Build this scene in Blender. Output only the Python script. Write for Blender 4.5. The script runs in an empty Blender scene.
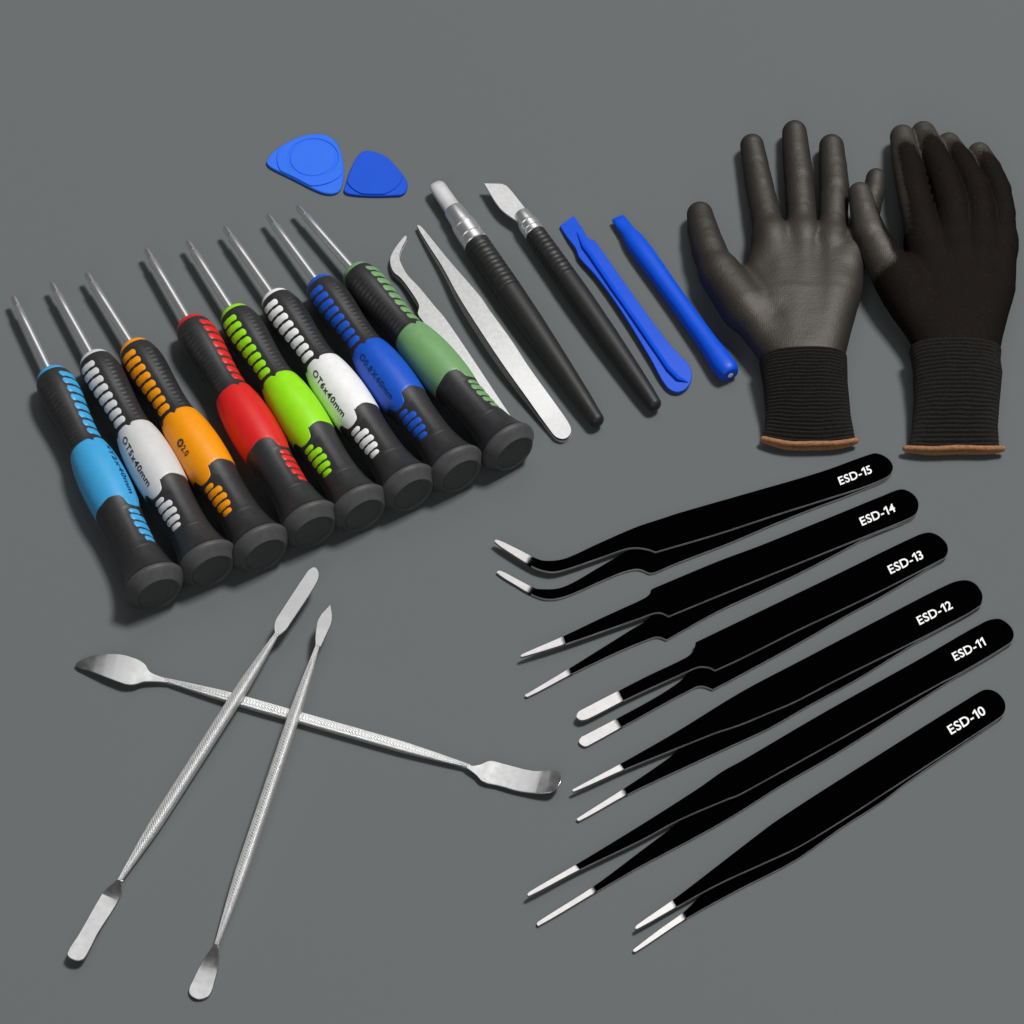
import bpy, bmesh, math, random
import numpy as np
from mathutils import Vector, Matrix
random.seed(4)
SC = bpy.context.scene
COL = SC.collection
MM = 0.001
# ------------------------------------------------------------------ camera
ELEV = math.radians(55.0)
DIST = 1.6
LENS = 138.0
FPX = 1024 * LENS / 36.0
FW = Vector((0, math.cos(ELEV), -math.sin(ELEV)))
UP = Vector((0, math.sin(ELEV), math.cos(ELEV)))
RT = Vector((1, 0, 0))
CAM = -FW * DIST
cd = bpy.data.cameras.new('camera')
cam = bpy.data.objects.new('camera', cd)
COL.objects.link(cam)
cam.location = CAM
cam.rotation_euler = (math.pi / 2 - ELEV, 0, 0)
cd.lens = LENS
cd.sensor_width = 36
cd.clip_start = 0.05
cd.clip_end = 50
SC.camera = cam


def P(px, py, z=0.0):
    """point of the photograph -> point of the place on the level z above the table"""
    d = FW * FPX + RT * (px - 512) + UP * (512 - py)
    t = (z - CAM.z) / d.z
    return CAM + d * t


def PXM(px, py, z=0.0):
    """metres per pixel there"""
    return (P(px, py, z) - CAM).dot(FW) / FPX


# ------------------------------------------------------------------ materials
def interp(tab, x):
    return float(np.interp(x, [t[0] for t in tab], [t[1] for t in tab]))


def lin(c):
    return tuple(((v / 255 + 0.055) / 1.055) ** 2.4 if v > 10 else v / 255 / 12.92 for v in c)


def mat(name, col, rough=0.5, metal=0.0, spec=0.5, bump=None, var=0.0, vscale=300, coat=0.0, sss=0.0):
    m = bpy.data.materials.new(name)
    m.use_nodes = True
    nt = m.node_tree
    b = nt.nodes['Principled BSDF']
    b.inputs['Base Color'].default_value = (*col, 1)
    b.inputs['Roughness'].default_value = rough
    b.inputs['Metallic'].default_value = metal
    b.inputs['Specular IOR Level'].default_value = spec
    b.inputs['Coat Weight'].default_value = coat
    b.inputs['Coat Roughness'].default_value = 0.2
    tc = nt.nodes.new('ShaderNodeTexCoord')
    if var > 0:
        n = nt.nodes.new('ShaderNodeTexNoise')
        n.inputs['Scale'].default_value = vscale
        n.inputs['Detail'].default_value = 4
        nt.links.new(tc.outputs['Object'], n.inputs['Vector'])
        r = nt.nodes.new('ShaderNodeMapRange')
        r.inputs['From Min'].default_value = 0.3
        r.inputs['From Max'].default_value = 0.7
        r.inputs['To Min'].default_value = 1 - var
        r.inputs['To Max'].default_value = 1 + var
        nt.links.new(n.outputs['Fac'], r.inputs['Value'])
        mx = nt.nodes.new('ShaderNodeMix')
        mx.data_type = 'RGBA'
        mx.blend_type = 'MULTIPLY'
        mx.inputs['Factor'].default_value = 1
        mx.inputs['A'].default_value = (*col, 1)
        nt.links.new(r.outputs['Result'], mx.inputs['B'])
        nt.links.new(mx.outputs['Result'], b.inputs['Base Color'])
        rr = nt.nodes.new('ShaderNodeMapRange')
        rr.inputs['To Min'].default_value = max(0.02, rough - 0.08)
        rr.inputs['To Max'].default_value = rough + 0.08
        nt.links.new(n.outputs['Fac'], rr.inputs['Value'])
        nt.links.new(rr.outputs['Result'], b.inputs['Roughness'])
    if bump:
        sc, dist = bump
        n = nt.nodes.new('ShaderNodeTexNoise')
        n.inputs['Scale'].default_value = sc
        n.inputs['Detail'].default_value = 3
        nt.links.new(tc.outputs['Object'], n.inputs['Vector'])
        bp = nt.nodes.new('ShaderNodeBump')
        bp.inputs['Distance'].default_value = dist
        bp.inputs['Strength'].default_value = 1
        nt.links.new(n.outputs['Fac'], bp.inputs['Height'])
        nt.links.new(bp.outputs['Normal'], b.inputs['Normal'])
    return m


def math_node(nt, op, a, b=None):
    n = nt.nodes.new('ShaderNodeMath')
    n.operation = op
    for i, v in enumerate((a, b)):
        if v is None:
            continue
        if isinstance(v, (int, float)):
            n.inputs[i].default_value = v
        else:
            nt.links.new(v, n.inputs[i])
    return n.outputs[0]


def knurl_mat(name):
    """bright steel rod with a crossed knurl pressed into it (uv in metres)"""
    m = mat(name, (0.82, 0.82, 0.82), 0.36, 0.75, 0.5, var=0.06, vscale=500)
    nt = m.node_tree
    b = nt.nodes['Principled BSDF']
    uv = nt.nodes.new('ShaderNodeUVMap')
    sp = nt.nodes.new('ShaderNodeSeparateXYZ')
    nt.links.new(uv.outputs['UV'], sp.inputs[0])
    k = 2 * math.pi / 0.0013
    hs = []
    for sg in (1, -1):
        v = math_node(nt, 'MULTIPLY', sp.outputs[1], 1.25 * sg)
        s = math_node(nt, 'ADD', sp.outputs[0], v)
        s = math_node(nt, 'MULTIPLY', s, k)
        hs.append(math_node(nt, 'SINE', s))
    h = math_node(nt, 'MAXIMUM', hs[0], hs[1])
    bp = nt.nodes.new('ShaderNodeBump')
    bp.inputs['Distance'].default_value = 0.00014
    bp.inputs['Strength'].default_value = 0.8
    nt.links.new(h, bp.inputs['Height'])
    nt.links.new(bp.outputs['Normal'], b.inputs['Normal'])
    return m


def glove_mat(name, knit_col, coat_col, seed=0.0):
    """knitted black shell with a rubbery grey dip where the 'coat' attribute is 1"""
    m = bpy.data.materials.new(name)
    m.use_nodes = True
    nt = m.node_tree
    b = nt.nodes['Principled BSDF']
    tc = nt.nodes.new('ShaderNodeTexCoord')
    at = nt.nodes.new('ShaderNodeAttribute')
    at.attribute_name = 'coat'
    n1 = nt.nodes.new('ShaderNodeTexNoise')
    n1.inputs['Scale'].default_value = 900
    n1.inputs['Detail'].default_value = 4
    n2 = nt.nodes.new('ShaderNodeTexNoise')
    n2.inputs['Scale'].default_value = 90
    n2.inputs['Detail'].default_value = 5
    for n in (n1, n2):
        nt.links.new(tc.outputs['Object'], n.inputs['Vector'])
    # ragged dip line
    f = math_node(nt, 'ADD', at.outputs['Fac'], math_node(nt, 'MULTIPLY', math_node(nt, 'SUBTRACT', n1.outputs['Fac'], 0.5), 0.9))
    mr = nt.nodes.new('ShaderNodeMapRange')
    mr.inputs['From Min'].default_value = 0.12
    mr.inputs['From Max'].default_value = 0.88
    nt.links.new(f, mr.inputs['Value'])
    cx = nt.nodes.new('ShaderNodeMix')
    cx.data_type = 'RGBA'
    cx.inputs['A'].default_value = (*knit_col, 1)
    cx.inputs['B'].default_value = (*coat_col, 1)
    nt.links.new(mr.outputs['Result'], cx.inputs['Factor'])
    vr = nt.nodes.new('ShaderNodeMapRange')
    vr.inputs['From Min'].default_value = 0.25
    vr.inputs['From Max'].default_value = 0.75
    vr.inputs['To Min'].default_value = 0.72
    vr.inputs['To Max'].default_value = 1.28
    mixn = math_node(nt, 'ADD', math_node(nt, 'MULTIPLY', n1.outputs['Fac'], 0.6), math_node(nt, 'MULTIPLY', n2.outputs['Fac'], 0.4))
    nt.links.new(mixn, vr.inputs['Value'])
    mx = nt.nodes.new('ShaderNodeMix')
    mx.data_type = 'RGBA'
    mx.blend_type = 'MULTIPLY'
    mx.inputs['Factor'].default_value = 1
    nt.links.new(cx.outputs['Result'], mx.inputs['A'])
    nt.links.new(vr.outputs['Result'], mx.inputs['B'])
    rr = nt.nodes.new('ShaderNodeMapRange')
    rr.inputs['To Min'].default_value = 0.8
    rr.inputs['To Max'].default_value = 0.60
    nt.links.new(mr.outputs['Result'], rr.inputs['Value'])
    # knit stitches + rubber grain
    sp = nt.nodes.new('ShaderNodeSeparateXYZ')
    nt.links.new(tc.outputs['Object'], sp.inputs[0])
    wx = math_node(nt, 'SINE', math_node(nt, 'MULTIPLY', sp.outputs[0], 2 * math.pi / 0.0008))
    wy = math_node(nt, 'SINE', math_node(nt, 'MULTIPLY', sp.outputs[1], 2 * math.pi / 0.0009))
    w = math_node(nt, 'MULTIPLY', math_node(nt, 'ADD', wx, wy), 0.045)
    h = math_node(nt, 'ADD', w, n1.outputs['Fac'])
    bp = nt.nodes.new('ShaderNodeBump')
    bp.inputs['Distance'].default_value = 0.0002
    bp.inputs['Strength'].default_value = 0.7
    nt.links.new(h, bp.inputs['Height'])
    # rubbery dip: diffuse with a faint even sheen (no mirror edge at grazing angles)
    df = nt.nodes.new('ShaderNodeBsdfDiffuse')
    gl = nt.nodes.new('ShaderNodeBsdfGlossy')
    ms = nt.nodes.new('ShaderNodeMixShader')
    sh = nt.nodes.new('ShaderNodeMapRange')
    sh.inputs['To Min'].default_value = 0.006
    sh.inputs['To Max'].default_value = 0.06
    nt.links.new(mr.outputs['Result'], sh.inputs['Value'])
    nt.links.new(sh.outputs['Result'], ms.inputs['Fac'])
    nt.links.new(mx.outputs['Result'], df.inputs['Color'])
    nt.links.new(rr.outputs['Result'], gl.inputs['Roughness'])
    gl.inputs['Color'].default_value = (.95, .90, .84, 1)
    nt.links.new(bp.outputs['Normal'], df.inputs['Normal'])
    nt.links.new(bp.outputs['Normal'], gl.inputs['Normal'])
    nt.links.new(df.outputs['BSDF'], ms.inputs[1])
    nt.links.new(gl.outputs['BSDF'], ms.inputs[2])
    nt.links.new(ms.outputs['Shader'], nt.nodes['Material Output'].inputs['Surface'])
    nt.nodes.remove(b)
    return m


M = {}
M['table'] = mat('grey_tabletop', lin((103, 107, 108)), 0.9, 0, 0.0, bump=(2500, 0.00002))
M['rubber'] = mat('black_rubber', (0.022, 0.022, 0.024), 0.46, 0, 0.5, bump=(3500, 0.00005), var=0.12, vscale=400)
M['cap'] = mat('worn_lightened_rubber', (0.062, 0.062, 0.063), 0.55, 0, 0.4, bump=(3500, 0.00005), var=0.12, vscale=400)  # worn matte rubber, its base also lightened to stand in for front light
M['steel'] = mat('bright_steel', (0.86, 0.86, 0.87), 0.34, 0.9, 0.5)
M['satin'] = mat('satin_steel', (0.53, 0.53, 0.53), 0.52, 0.3, 0.35, var=0.09, vscale=600, bump=(2500, 0.00002))
M['blade'] = mat('polished_steel', (0.50, 0.50, 0.50), 0.23, 0.97, 0.5, var=0.06, vscale=350)
M['knurl'] = knurl_mat('knurled_steel')


def faded_tip(name, col, rough, metal):
    """bare steel whose black coating thins out unevenly towards the arm"""
    m = mat(name, col, rough, metal, 0.5, var=0.05, vscale=500)
    nt = m.node_tree
    b = nt.nodes['Principled BSDF']
    src = b.inputs['Base Color'].links[0].from_socket
    at = nt.nodes.new('ShaderNodeAttribute')
    at.attribute_name = 'bare'
    tc = nt.nodes.new('ShaderNodeTexCoord')
    n = nt.nodes.new('ShaderNodeTexNoise')
    n.inputs['Scale'].default_value = 1500
    nt.links.new(tc.outputs['Object'], n.inputs['Vector'])
    f = math_node(nt, 'ADD', at.outputs['Fac'], math_node(nt, 'MULTIPLY', math_node(nt, 'SUBTRACT', n.outputs['Fac'], 0.5), 0.5))
    mr = nt.nodes.new('ShaderNodeMapRange')
    mr.interpolation_type = 'SMOOTHSTEP'
    mr.inputs['From Min'].default_value = 0.1
    mr.inputs['From Max'].default_value = 0.9
    nt.links.new(f, mr.inputs['Value'])
    mx = nt.nodes.new('ShaderNodeMix')
    mx.data_type = 'RGBA'
    mx.inputs['A'].default_value = (.0008, .0008, .0008, 1)
    nt.links.new(src, mx.inputs['B'])
    nt.links.new(mr.outputs['Result'], mx.inputs['Factor'])
    nt.links.new(mx.outputs['Result'], b.inputs['Base Color'])
    nt.links.new(math_node(nt, 'MULTIPLY', mr.outputs['Result'], 0.5), b.inputs['Specular IOR Level'])
    return m


M['tip'] = faded_tip('bare_tip_steel', (0.46, 0.45, 0.45), 0.40, 0.55)
M['tipedge'] = faded_tip('shaded_tip_edge', (0.26, 0.25, 0.25), 0.45, 0.4)  # tip steel in a darker grey: shade of the side faces put into colour
M['paint'] = mat('matt_black_coating', (0.0006, 0.0006, 0.0006), 0.9, 0, 0.0)
M['bit'] = mat('dull_bit_steel', (0.62, 0.62, 0.63), 0.38, 0.9, 0.5, var=0.05, vscale=500)
M['edge'] = mat('worn_coated_edge', (0.42, 0.41, 0.41), 0.5, 0.1, 0.4, var=0.2, vscale=200)
M['white_ink'] = mat('white_ink', (0.9, 0.9, 0.9), 0.6, 0, 0.2)
M['black_ink'] = mat('dark_ink', (0.03, 0.03, 0.035), 0.6, 0, 0.2)
M['navy_ink'] = mat('navy_ink', (0.008, 0.03, 0.12), 0.6, 0, 0.2)
M['blue'] = mat('blue_plastic', lin((8, 78, 210)), 0.42, 0, 0.25, var=0.03, vscale=300)
M['pick'] = mat('light_blue_plastic', lin((40, 108, 232)), 0.45, 0, 0.25, var=0.03, vscale=300)
M['pick2'] = mat('deep_blue_plastic', lin((4, 78, 206)), 0.45, 0, 0.22, var=0.03, vscale=300)
M['grip'] = mat('soft_black_grip', (0.016, 0.016, 0.016), 0.5, 0, 0.45, bump=(3000, 0.00004), var=0.12, vscale=400)
M['cover'] = mat('satin_plastic_cover', (0.58, 0.59, 0.59), 0.4, 0.3, 0.4, var=0.04, vscale=300)
M['hem'] = mat('brown_hem_yarn', lin((156, 112, 80)), 0.85, 0, 0.2, bump=(1400, 0.0005), var=0.2, vscale=700)
M['cuff'] = mat('black_ribbed_knit', (0.013, 0.0115, 0.010), 0.85, 0, 0.2, bump=(1500, 0.0004), var=0.35, vscale=900)


# ------------------------------------------------------------------ things and parts
def new_thing(name, label, cat, origin, group=None, frame=None):
    o = bpy.data.objects.new(name, None)
    COL.objects.link(o)
    o.empty_display_size = 0.01
    Mx = Matrix.Translation(origin) if frame is None else frame
    o.matrix_world = Mx
    o['label'] = label
    o['category'] = cat
    if group:
        o['group'] = group
    o_inv = Mx.inverted()
    return o, o_inv


def add_mesh(name, bm, mats, parent=None, smooth=True, bevel=0.0, angle=0.6, label=None):
    me = bpy.data.meshes.new(name)
    bmesh.ops.recalc_face_normals(bm, faces=bm.faces)
    for f in bm.faces:
        f.smooth = smooth
    bm.to_mesh(me)
    bm.free()
    for m in (mats if isinstance(mats, (list, tuple)) else [mats]):
        me.materials.append(m)
    o = bpy.data.objects.new(name, me)
    COL.objects.link(o)
    if parent is not None:
        o.parent = parent
    if bevel > 0:
        b = o.modifiers.new('bevel', 'BEVEL')
        b.width = bevel
        b.segments = 2
        b.limit_method = 'ANGLE'
        b.angle_limit = 0.9
        b.harden_normals = False
    if smooth:
        me.set_sharp_from_angle(angle=angle)
    if label:
        o['label'] = label
    return o


def smooth_outline(pts, n=5):
    """closed Catmull-Rom through the points; a third entry marks a corner"""
    out = []
    N = len(pts)
    for i in range(N):
        p0, p1, p2, p3 = pts[i - 1], pts[i], pts[(i + 1) % N], pts[(i + 2) % N]
        c1, c2 = len(p1) > 2, len(p2) > 2
        a, b = Vector(p1[:2]), Vector(p2[:2])
        seg = (b - a).length
        t1 = Vector(p2[:2]) - Vector(p0[:2])
        t2 = Vector(p3[:2]) - Vector(p1[:2])
        l1, l2 = t1.length or 1, t2.length or 1
        t1 = (b - a) if c1 else t1 / l1 * seg
        t2 = (b - a) if c2 else t2 / l2 * seg
        for k in range(n):
            t = k / n
            h00 = 2 * t ** 3 - 3 * t ** 2 + 1
            h10 = t ** 3 - 2 * t ** 2 + t
            h01 = -2 * t ** 3 + 3 * t ** 2
            h11 = t ** 3 - t ** 2
            out.append(tuple(h00 * a + h10 * t1 + h01 * b + h11 * t2))
    return out


def clip_half(poly, a, b, side):
    """part of poly on one side of the line a-b"""
    a, b = Vector(a), Vector(b)
    d = b - a
    f = lambda p: side * (d.x * (p[1] - a.y) - d.y * (p[0] - a.x))
    out = []
    for i in range(len(poly)):
        p, q = poly[i], poly[(i + 1) % len(poly)]
        fp, fq = f(p), f(q)
        if fp >= 0:
            out.append(p)
        if (fp >= 0) != (fq >= 0):
            t = fp / (fp - fq)
            out.append((p[0] + (q[0] - p[0]) * t, p[1] + (q[1] - p[1]) * t))
    return out


def slab_bm(poly, zf, thick, inv, cuts=0, axis=None, side_mat=1):
    """a plate: outline poly (image points) standing at height zf(px,py), real thickness"""
    bm = bmesh.new()
    ring = []
    last = None
    for (x, y) in poly:
        w = P(x, y, zf(x, y))
        if last is not None and (w - last).length < 2e-5:
            continue
        last = w
        ring.append(w)
    if (ring[0] - ring[-1]).length < 2e-5:
        ring.pop()
    top = [bm.verts.new(inv @ w) for w in ring]
    bot = [bm.verts.new(inv @ (w - Vector((0, 0, thick)))) for w in ring]
    bm.faces.new(top)
    bm.faces.new(list(reversed(bot)))
    n = len(ring)
    for i in range(n):
        f = bm.faces.new((top[i], bot[i], bot[(i + 1) % n], top[(i + 1) % n]))
        f.material_index = side_mat
    if cuts:
        a, b = (inv @ P(*axis[0], 0)), (inv @ P(*axis[1], 0))
        d = (b - a)
        d.z = 0
        for k in range(1, cuts):
            geom = bm.verts[:] + bm.edges[:] + bm.faces[:]
            bmesh.ops.bisect_plane(bm, geom=geom, plane_co=a + d * (k / cuts), plane_no=d.normalized(), dist=1e-7)
    return bm


def lathe_bm(prof, n=48, a0=0.0, a1=2 * math.pi, rfun=None, cap=True):
    """surface of revolution about local X; prof = [(x, r)]"""
    bm = bmesh.new()
    uvl = bm.loops.layers.uv.new('UVMap')
    rows = []
    for (x, r) in prof:
        row = []
        for k in range(n):
            th = 2 * math.pi * k / n
            rr = r if rfun is None else rfun(x, th, r)
            row.append(bm.verts.new((x, rr * math.sin(th), rr * math.cos(th))))
        rows.append(row)
    for i in range(len(rows) - 1):
        for k in range(n):
            k2 = (k + 1) % n
            f = bm.faces.new((rows[i][k], rows[i][k2], rows[i + 1][k2], rows[i + 1][k]))
            r = prof[i][1]
            for lp, (xx, kk) in zip(f.loops, ((prof[i][0], k), (prof[i][0], k + 1), (prof[i + 1][0], k + 1), (prof[i + 1][0], k))):
                lp[uvl].uv = (xx, kk / n * 2 * math.pi * r)
    if cap:
        bm.faces.new(rows[0])
        bm.faces.new(rows[-1])
    return bm


def loft_bm(st, n=28, expo=2.0, rot=0.0):
    """st = [(x, yoff, zoff, ry, rz)] superellipse sections along local X"""
    bm = bmesh.new()
    uvl = bm.loops.layers.uv.new('UVMap')
    rows = []
    for (x, yo, zo, ry, rz) in st:
        row = []
        for k in range(n):
            th = 2 * math.pi * k / n
            c, s = math.cos(th), math.sin(th)
            yy = math.copysign(abs(s) ** (2 / expo), s) * ry
            zz = math.copysign(abs(c) ** (2 / expo), c) * rz
            cy, cz = math.cos(rot), math.sin(rot)
            row.append(bm.verts.new((x, yo + yy * cy - zz * cz, zo + yy * cz + zz * cy)))
        rows.append(row)
    for i in range(len(rows) - 1):
        for k in range(n):
            k2 = (k + 1) % n
            f = bm.faces.new((rows[i][k], rows[i][k2], rows[i + 1][k2], rows[i + 1][k]))
            per = 7.0 * max(q[3] for q in st)
            for lp, (xx, kk) in zip(f.loops, ((st[i][0], k), (st[i][0], k + 1), (st[i + 1][0], k + 1), (st[i + 1][0], k))):
                lp[uvl].uv = (xx, kk / n * per)
    bm.faces.new(rows[0])
    bm.faces.new(rows[-1])
    return bm


def axis_frame(A, B):
    """frame with origin A, X towards B, Z up"""
    x = (B - A).normalized()
    y = Vector((0, 0, 1)).cross(x).normalized()
    z = x.cross(y)
    m = Matrix((x, y, z)).transposed().to_4x4()
    m.translation = A
    return m


def glyph(ch, bold):
    cu = bpy.data.curves.new('glyph', 'FONT')
    cu.body = ch
    cu.size = 1
    cu.offset = bold
    cu.resolution_u = 4
    o = bpy.data.objects.new('glyph', cu)
    COL.objects.link(o)
    dg = bpy.context.evaluated_depsgraph_get()
    me = bpy.data.meshes.new_from_object(o.evaluated_get(dg))
    vs = [(v.co.x, v.co.y) for v in me.vertices]
    fs = [tuple(p.vertices) for p in me.polygons]
    bpy.data.objects.remove(o)
    bpy.data.curves.remove(cu)
    bpy.data.meshes.remove(me)
    return vs, fs


def text_geo(body, bold=0.0, gap=.085):
    """flat glyph triangles of the built-in typeface, height of a capital about 0.7; the figure 1 gets a flag"""
    V, F, x = [], [], 0.0
    for ch in body:
        if ch == '1':
            b = bold
            vs = [(.20 - b, -b), (.30 + b, -b), (.30 + b, .70 + b), (.20 - b + .02, .70 + b), (.02 - b, .57), (.02 - b, .46 - b), (.20 - b, .56 - b)]
            fs = [(0, 1, 2, 6), (6, 2, 3), (6, 3, 4), (6, 4, 5)]
        else:
            vs, fs = glyph(ch, bold)
        x0 = min(v[0] for v in vs)
        x1 = max(v[0] for v in vs)
        n = len(V)
        V += [(v[0] - x0 + x, v[1]) for v in vs]
        F += [tuple(i + n for i in f) for f in fs]
        x += x1 - x0 + (gap * .45 if ch in 'xX6' else gap)
    return V, F, x - gap


# ------------------------------------------------------------------ table
bm = bmesh.new()
bmesh.ops.create_grid(bm, x_segments=2, y_segments=2, size=2.5)
t = add_mesh('tabletop', bm, M['table'], smooth=False)
t['kind'] = 'structure'
t['label'] = 'plain flat grey surface under all the tools'

# ------------------------------------------------------------------ precision screwdrivers
LS = 150.0   # nominal length in mm; the profile is in fractions of it
PROF = [(.238, 3.0), (.2385, 4.2), (.241, 4.9), (.246, 5.5), (.252, 5.9), (.2575, 6.05),
        (.2580, 6.25), (.264, 6.7), (.28, 7.35), (.30, 7.7), (.32, 7.75), (.35, 7.45), (.38, 7.0), (.42, 6.6), (.45, 6.5), (.47, 6.65),
        (.49, 7.1), (.515, 7.9), (.54, 8.35), (.57, 8.7), (.60, 8.85), (.63, 8.8), (.66, 8.6), (.69, 8.25), (.72, 7.9), (.76, 7.6),
        (.80, 7.4), (.83, 7.4), (.86, 7.6), (.885, 8.05), (.905, 8.75), (.92, 9.55), (.930, 10.2), (.938, 10.75), (.946, 11.0), (.972, 11.15)]
px_ = np.array([p[0] for p in PROF])
pr_ = np.array([p[1] for p in PROF])
# smooth resample of the grip profile
xs_ = np.linspace(.2580, .938, 220)


def smooth_prof():
    raw = np.interp(xs_, px_, pr_)
    k = np.hanning(13)
    k /= k.sum()
    pad = np.concatenate([np.full(6, raw[0]), raw, np.full(6, raw[-1])])
    s = np.convolve(pad, k, 'valid')
    w = np.clip((xs_ - .2580) / .02, 0, 1) * np.clip((.938 - xs_) / .02, 0, 1)
    return raw * (1 - w) + s * w


RS_ = smooth_prof()


def RAD(f):
    return float(np.interp(f, xs_, RS_))


GTAB = [(0, 0), (.238, .270), (.258, .289), (.487, .536), (.688, .732), (.762, .780), (.8475, .866), (.876, .890), (.92, .944), (.938, .962), (1, 1)]


def G(f):
    """place along the tool of a point of the nominal handle"""
    return interp(GTAB, f)


def GI(f):
    return float(np.interp(f, [t[1] for t in GTAB], [t[0] for t in GTAB]))


def angdiff(a, b):
    return (a - b + math.pi) % (2 * math.pi) - math.pi


def make_screwdriver(tip, capc, colour, ts, text, ink, label, collar_label=None, tbold=0.02):
    A = P(*tip, 6.2 * MM)
    B = P(*capc, 11.2 * MM)
    L = (B - A).length
    S = L / LS            # metres per nominal mm
    fr = axis_frame(A, B)
    # the Empty sits on the axis at the butt
    root, inv = new_thing('screwdriver', label, 'screwdriver', None, 'precision screwdrivers in a fanned row', frame=fr)
    cm = mat('handle_colour', colour, 0.42, 0, 0.4, var=0.04, vscale=250)
    # shaft and bit
    sh = [(.036 * L, 1.0 * S), (.043 * L, 1.58 * S), (.10 * L, 1.6 * S), (.16 * L, 1.62 * S), (.275 * L, 1.64 * S)]
    shaft = add_mesh('shaft', lathe_bm(sh, 24), M['steel'], root)
    bit = lathe_bm([(0, .55 * S), (.003 * L, .9 * S), (.01 * L, 1.02 * S), (.0359 * L, 1.06 * S)], 12,
                   rfun=lambda x, th, r: r * (1 + .13 * math.cos(6 * th)))
    add_mesh('bit', bit, M['bit'], shaft)
    # coloured collar
    col = [(G(.2382) * L, 1.5 * S)] + [(G(p[0]) * L, p[1] * S) for p in PROF[:6]] + [(G(.2585) * L, 5.8 * S)]
    add_mesh('collar', lathe_bm(col, 40), cm, root)
    # rubber grip body with fine ribs on two flanks, grooves round the pills

    def rf(x, th, r):
        f = GI(x / L)
        d = angdiff(th, ts)
        dr = 0.0
        # serrated flank: 60..105 degrees from the pill strip
        for c0 in (math.radians(84), math.radians(-88)):
            w = max(0.0, 1 - (angdiff(d, c0) / math.radians(26)) ** 2)
            if w > 0 and .29 < f < .48:
                dr += w * .34 * math.sin(f * LS * 2 * math.pi / 1.9)
        # recess along the pill strip
        w = max(0.0, 1 - (d / math.radians(41)) ** 4)
        e = min(1, max(0, (f - .268) / .01)) * min(1, max(0, (.485 - f) / .01)) + min(1, max(0, (f - .735) / .01)) * min(1, max(0, (.865 - f) / .01))
        dr -= .28 * w * e
        # moulding seam ring before the flare
        dr -= .16 * math.exp(-((f - .876) / .0018) ** 2)
        return r + dr * S
    body = [(G(x) * L, r * S) for x, r in zip(xs_, RS_)]
    body = [(G(.2581) * L, 4.5 * S)] + body
    add_mesh('grip', lathe_bm(body, 80, rfun=rf), M['rubber'], root, angle=0.9)
    # swivel butt
    cp = [(.957 * L, 9.5 * S), (.9625 * L, 10.5 * S), (.965 * L, 11.0 * S), (.968 * L, 11.3 * S), (.9715 * L, 11.45 * S), (.976 * L, 11.4 * S), (.980 * L, 11.1 * S), (.986 * L, 10.3 * S), (.992 * L, 9.4 * S),
          (.9985 * L, 8.6 * S), (1.0005 * L, 8.35 * S), (1.0018 * L, 8.15 * S), (1.0016 * L, 7.85 * S), (.9985 * L, 7.4 * S), (.9975 * L, 7.0 * S), (.9985 * L, 6.7 * S), (.9990 * L, 6.2 * S), (.9990 * L, 3 * S), (.9994 * L, 0.5 * S)]
    add_mesh('swivel_cap', lathe_bm(cp, 56), M['cap'], root, angle=0.5)

    # coloured sleeve with wavy ends
    def ends(th):
        d = angdiff(th, ts)
        w = 0.5 * (1 + math.tanh((math.radians(27) - abs(d)) / math.radians(4)))
        xf = .487 - .004 * math.cos(d * 1.0) + .009 * math.exp(-((abs(d) - math.radians(29)) / math.radians(6)) ** 2)
        xr = .688 + .048 * w - .006 * math.exp(-((abs(d) - math.radians(60)) / math.radians(20)) ** 2)
        if abs(d) < math.radians(30):
            xr -= .012 * (d / math.radians(27)) ** 2
        return xf, xr
    bmq = bmesh.new()
    NT, NX = 120, 30
    rows = []
    for i in range(NX + 1):
        row = []
        u = i / NX
        u = .5 - .5 * math.cos(math.pi * u)
        for k in range(NT):
            th = 2 * math.pi * k / NT
            xf, xr = ends(th)
            f = xf + (xr - xf) * u
            lift = .28 * min(1, min(u, 1 - u) / .02) ** .5 - .12
            r = (RAD(f) + lift) * S
            row.append(bmq.verts.new((G(f) * L, r * math.sin(th), r * math.cos(th))))
        rows.append(row)
    for i in range(NX):
        for k in range(NT):
            k2 = (k + 1) % NT
            bmq.faces.new((rows[i][k], rows[i][k2], rows[i + 1][k2], rows[i + 1][k]))
    sleeve = add_mesh('sleeve', bmq, cm, root, angle=1.2)

    # rows of moulded pills
    def pills(lst, name):
        bmp = bmesh.new()
        for (f0, half_len, half_w, slant, doff) in lst:
            n1, n2 = 36, 5
            rows = []
            for j in range(n2 + 1):
                rho = 1 - j / n2
                row = []
                for k in range(n1):
                    a = 2 * math.pi * k / n1
                    # capsule outline in the (circumference, axis) plane
                    ca, sa = math.cos(a), math.sin(a)
                    straight = half_len - half_w
                    cu_ = math.copysign(straight, ca) * min(1, abs(ca) * 6) + ca * half_w
                    cv_ = sa * half_w
                    cu_ *= rho
                    cv_ *= rho
                    # slanted: moving round the circumference shifts along the axis
                    xx = f0 * LS + cv_ - slant * cu_
                    dome = .42 * (1 - rho ** 2.6)
                    rr = RAD(xx / LS) - .32 + dome
                    th = ts + doff + cu_ / RAD(xx / LS)
                    row.append(bmp.verts.new((G(xx / LS) * LS * S, rr * S * math.sin(th), rr * S * math.cos(th))))
                rows.append(row)
            for j in range(n2):
                for k in range(n1):
                    k2 = (k + 1) % n1
                    if j == n2 - 1:
                        continue
                    bmp.faces.new((rows[j][k], rows[j][k2], rows[j + 1][k2], rows[j + 1][k]))
            bmp.faces.new(rows[n2 - 1])
            for v in rows[n2]:
                bmp.verts.remove(v)
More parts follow.
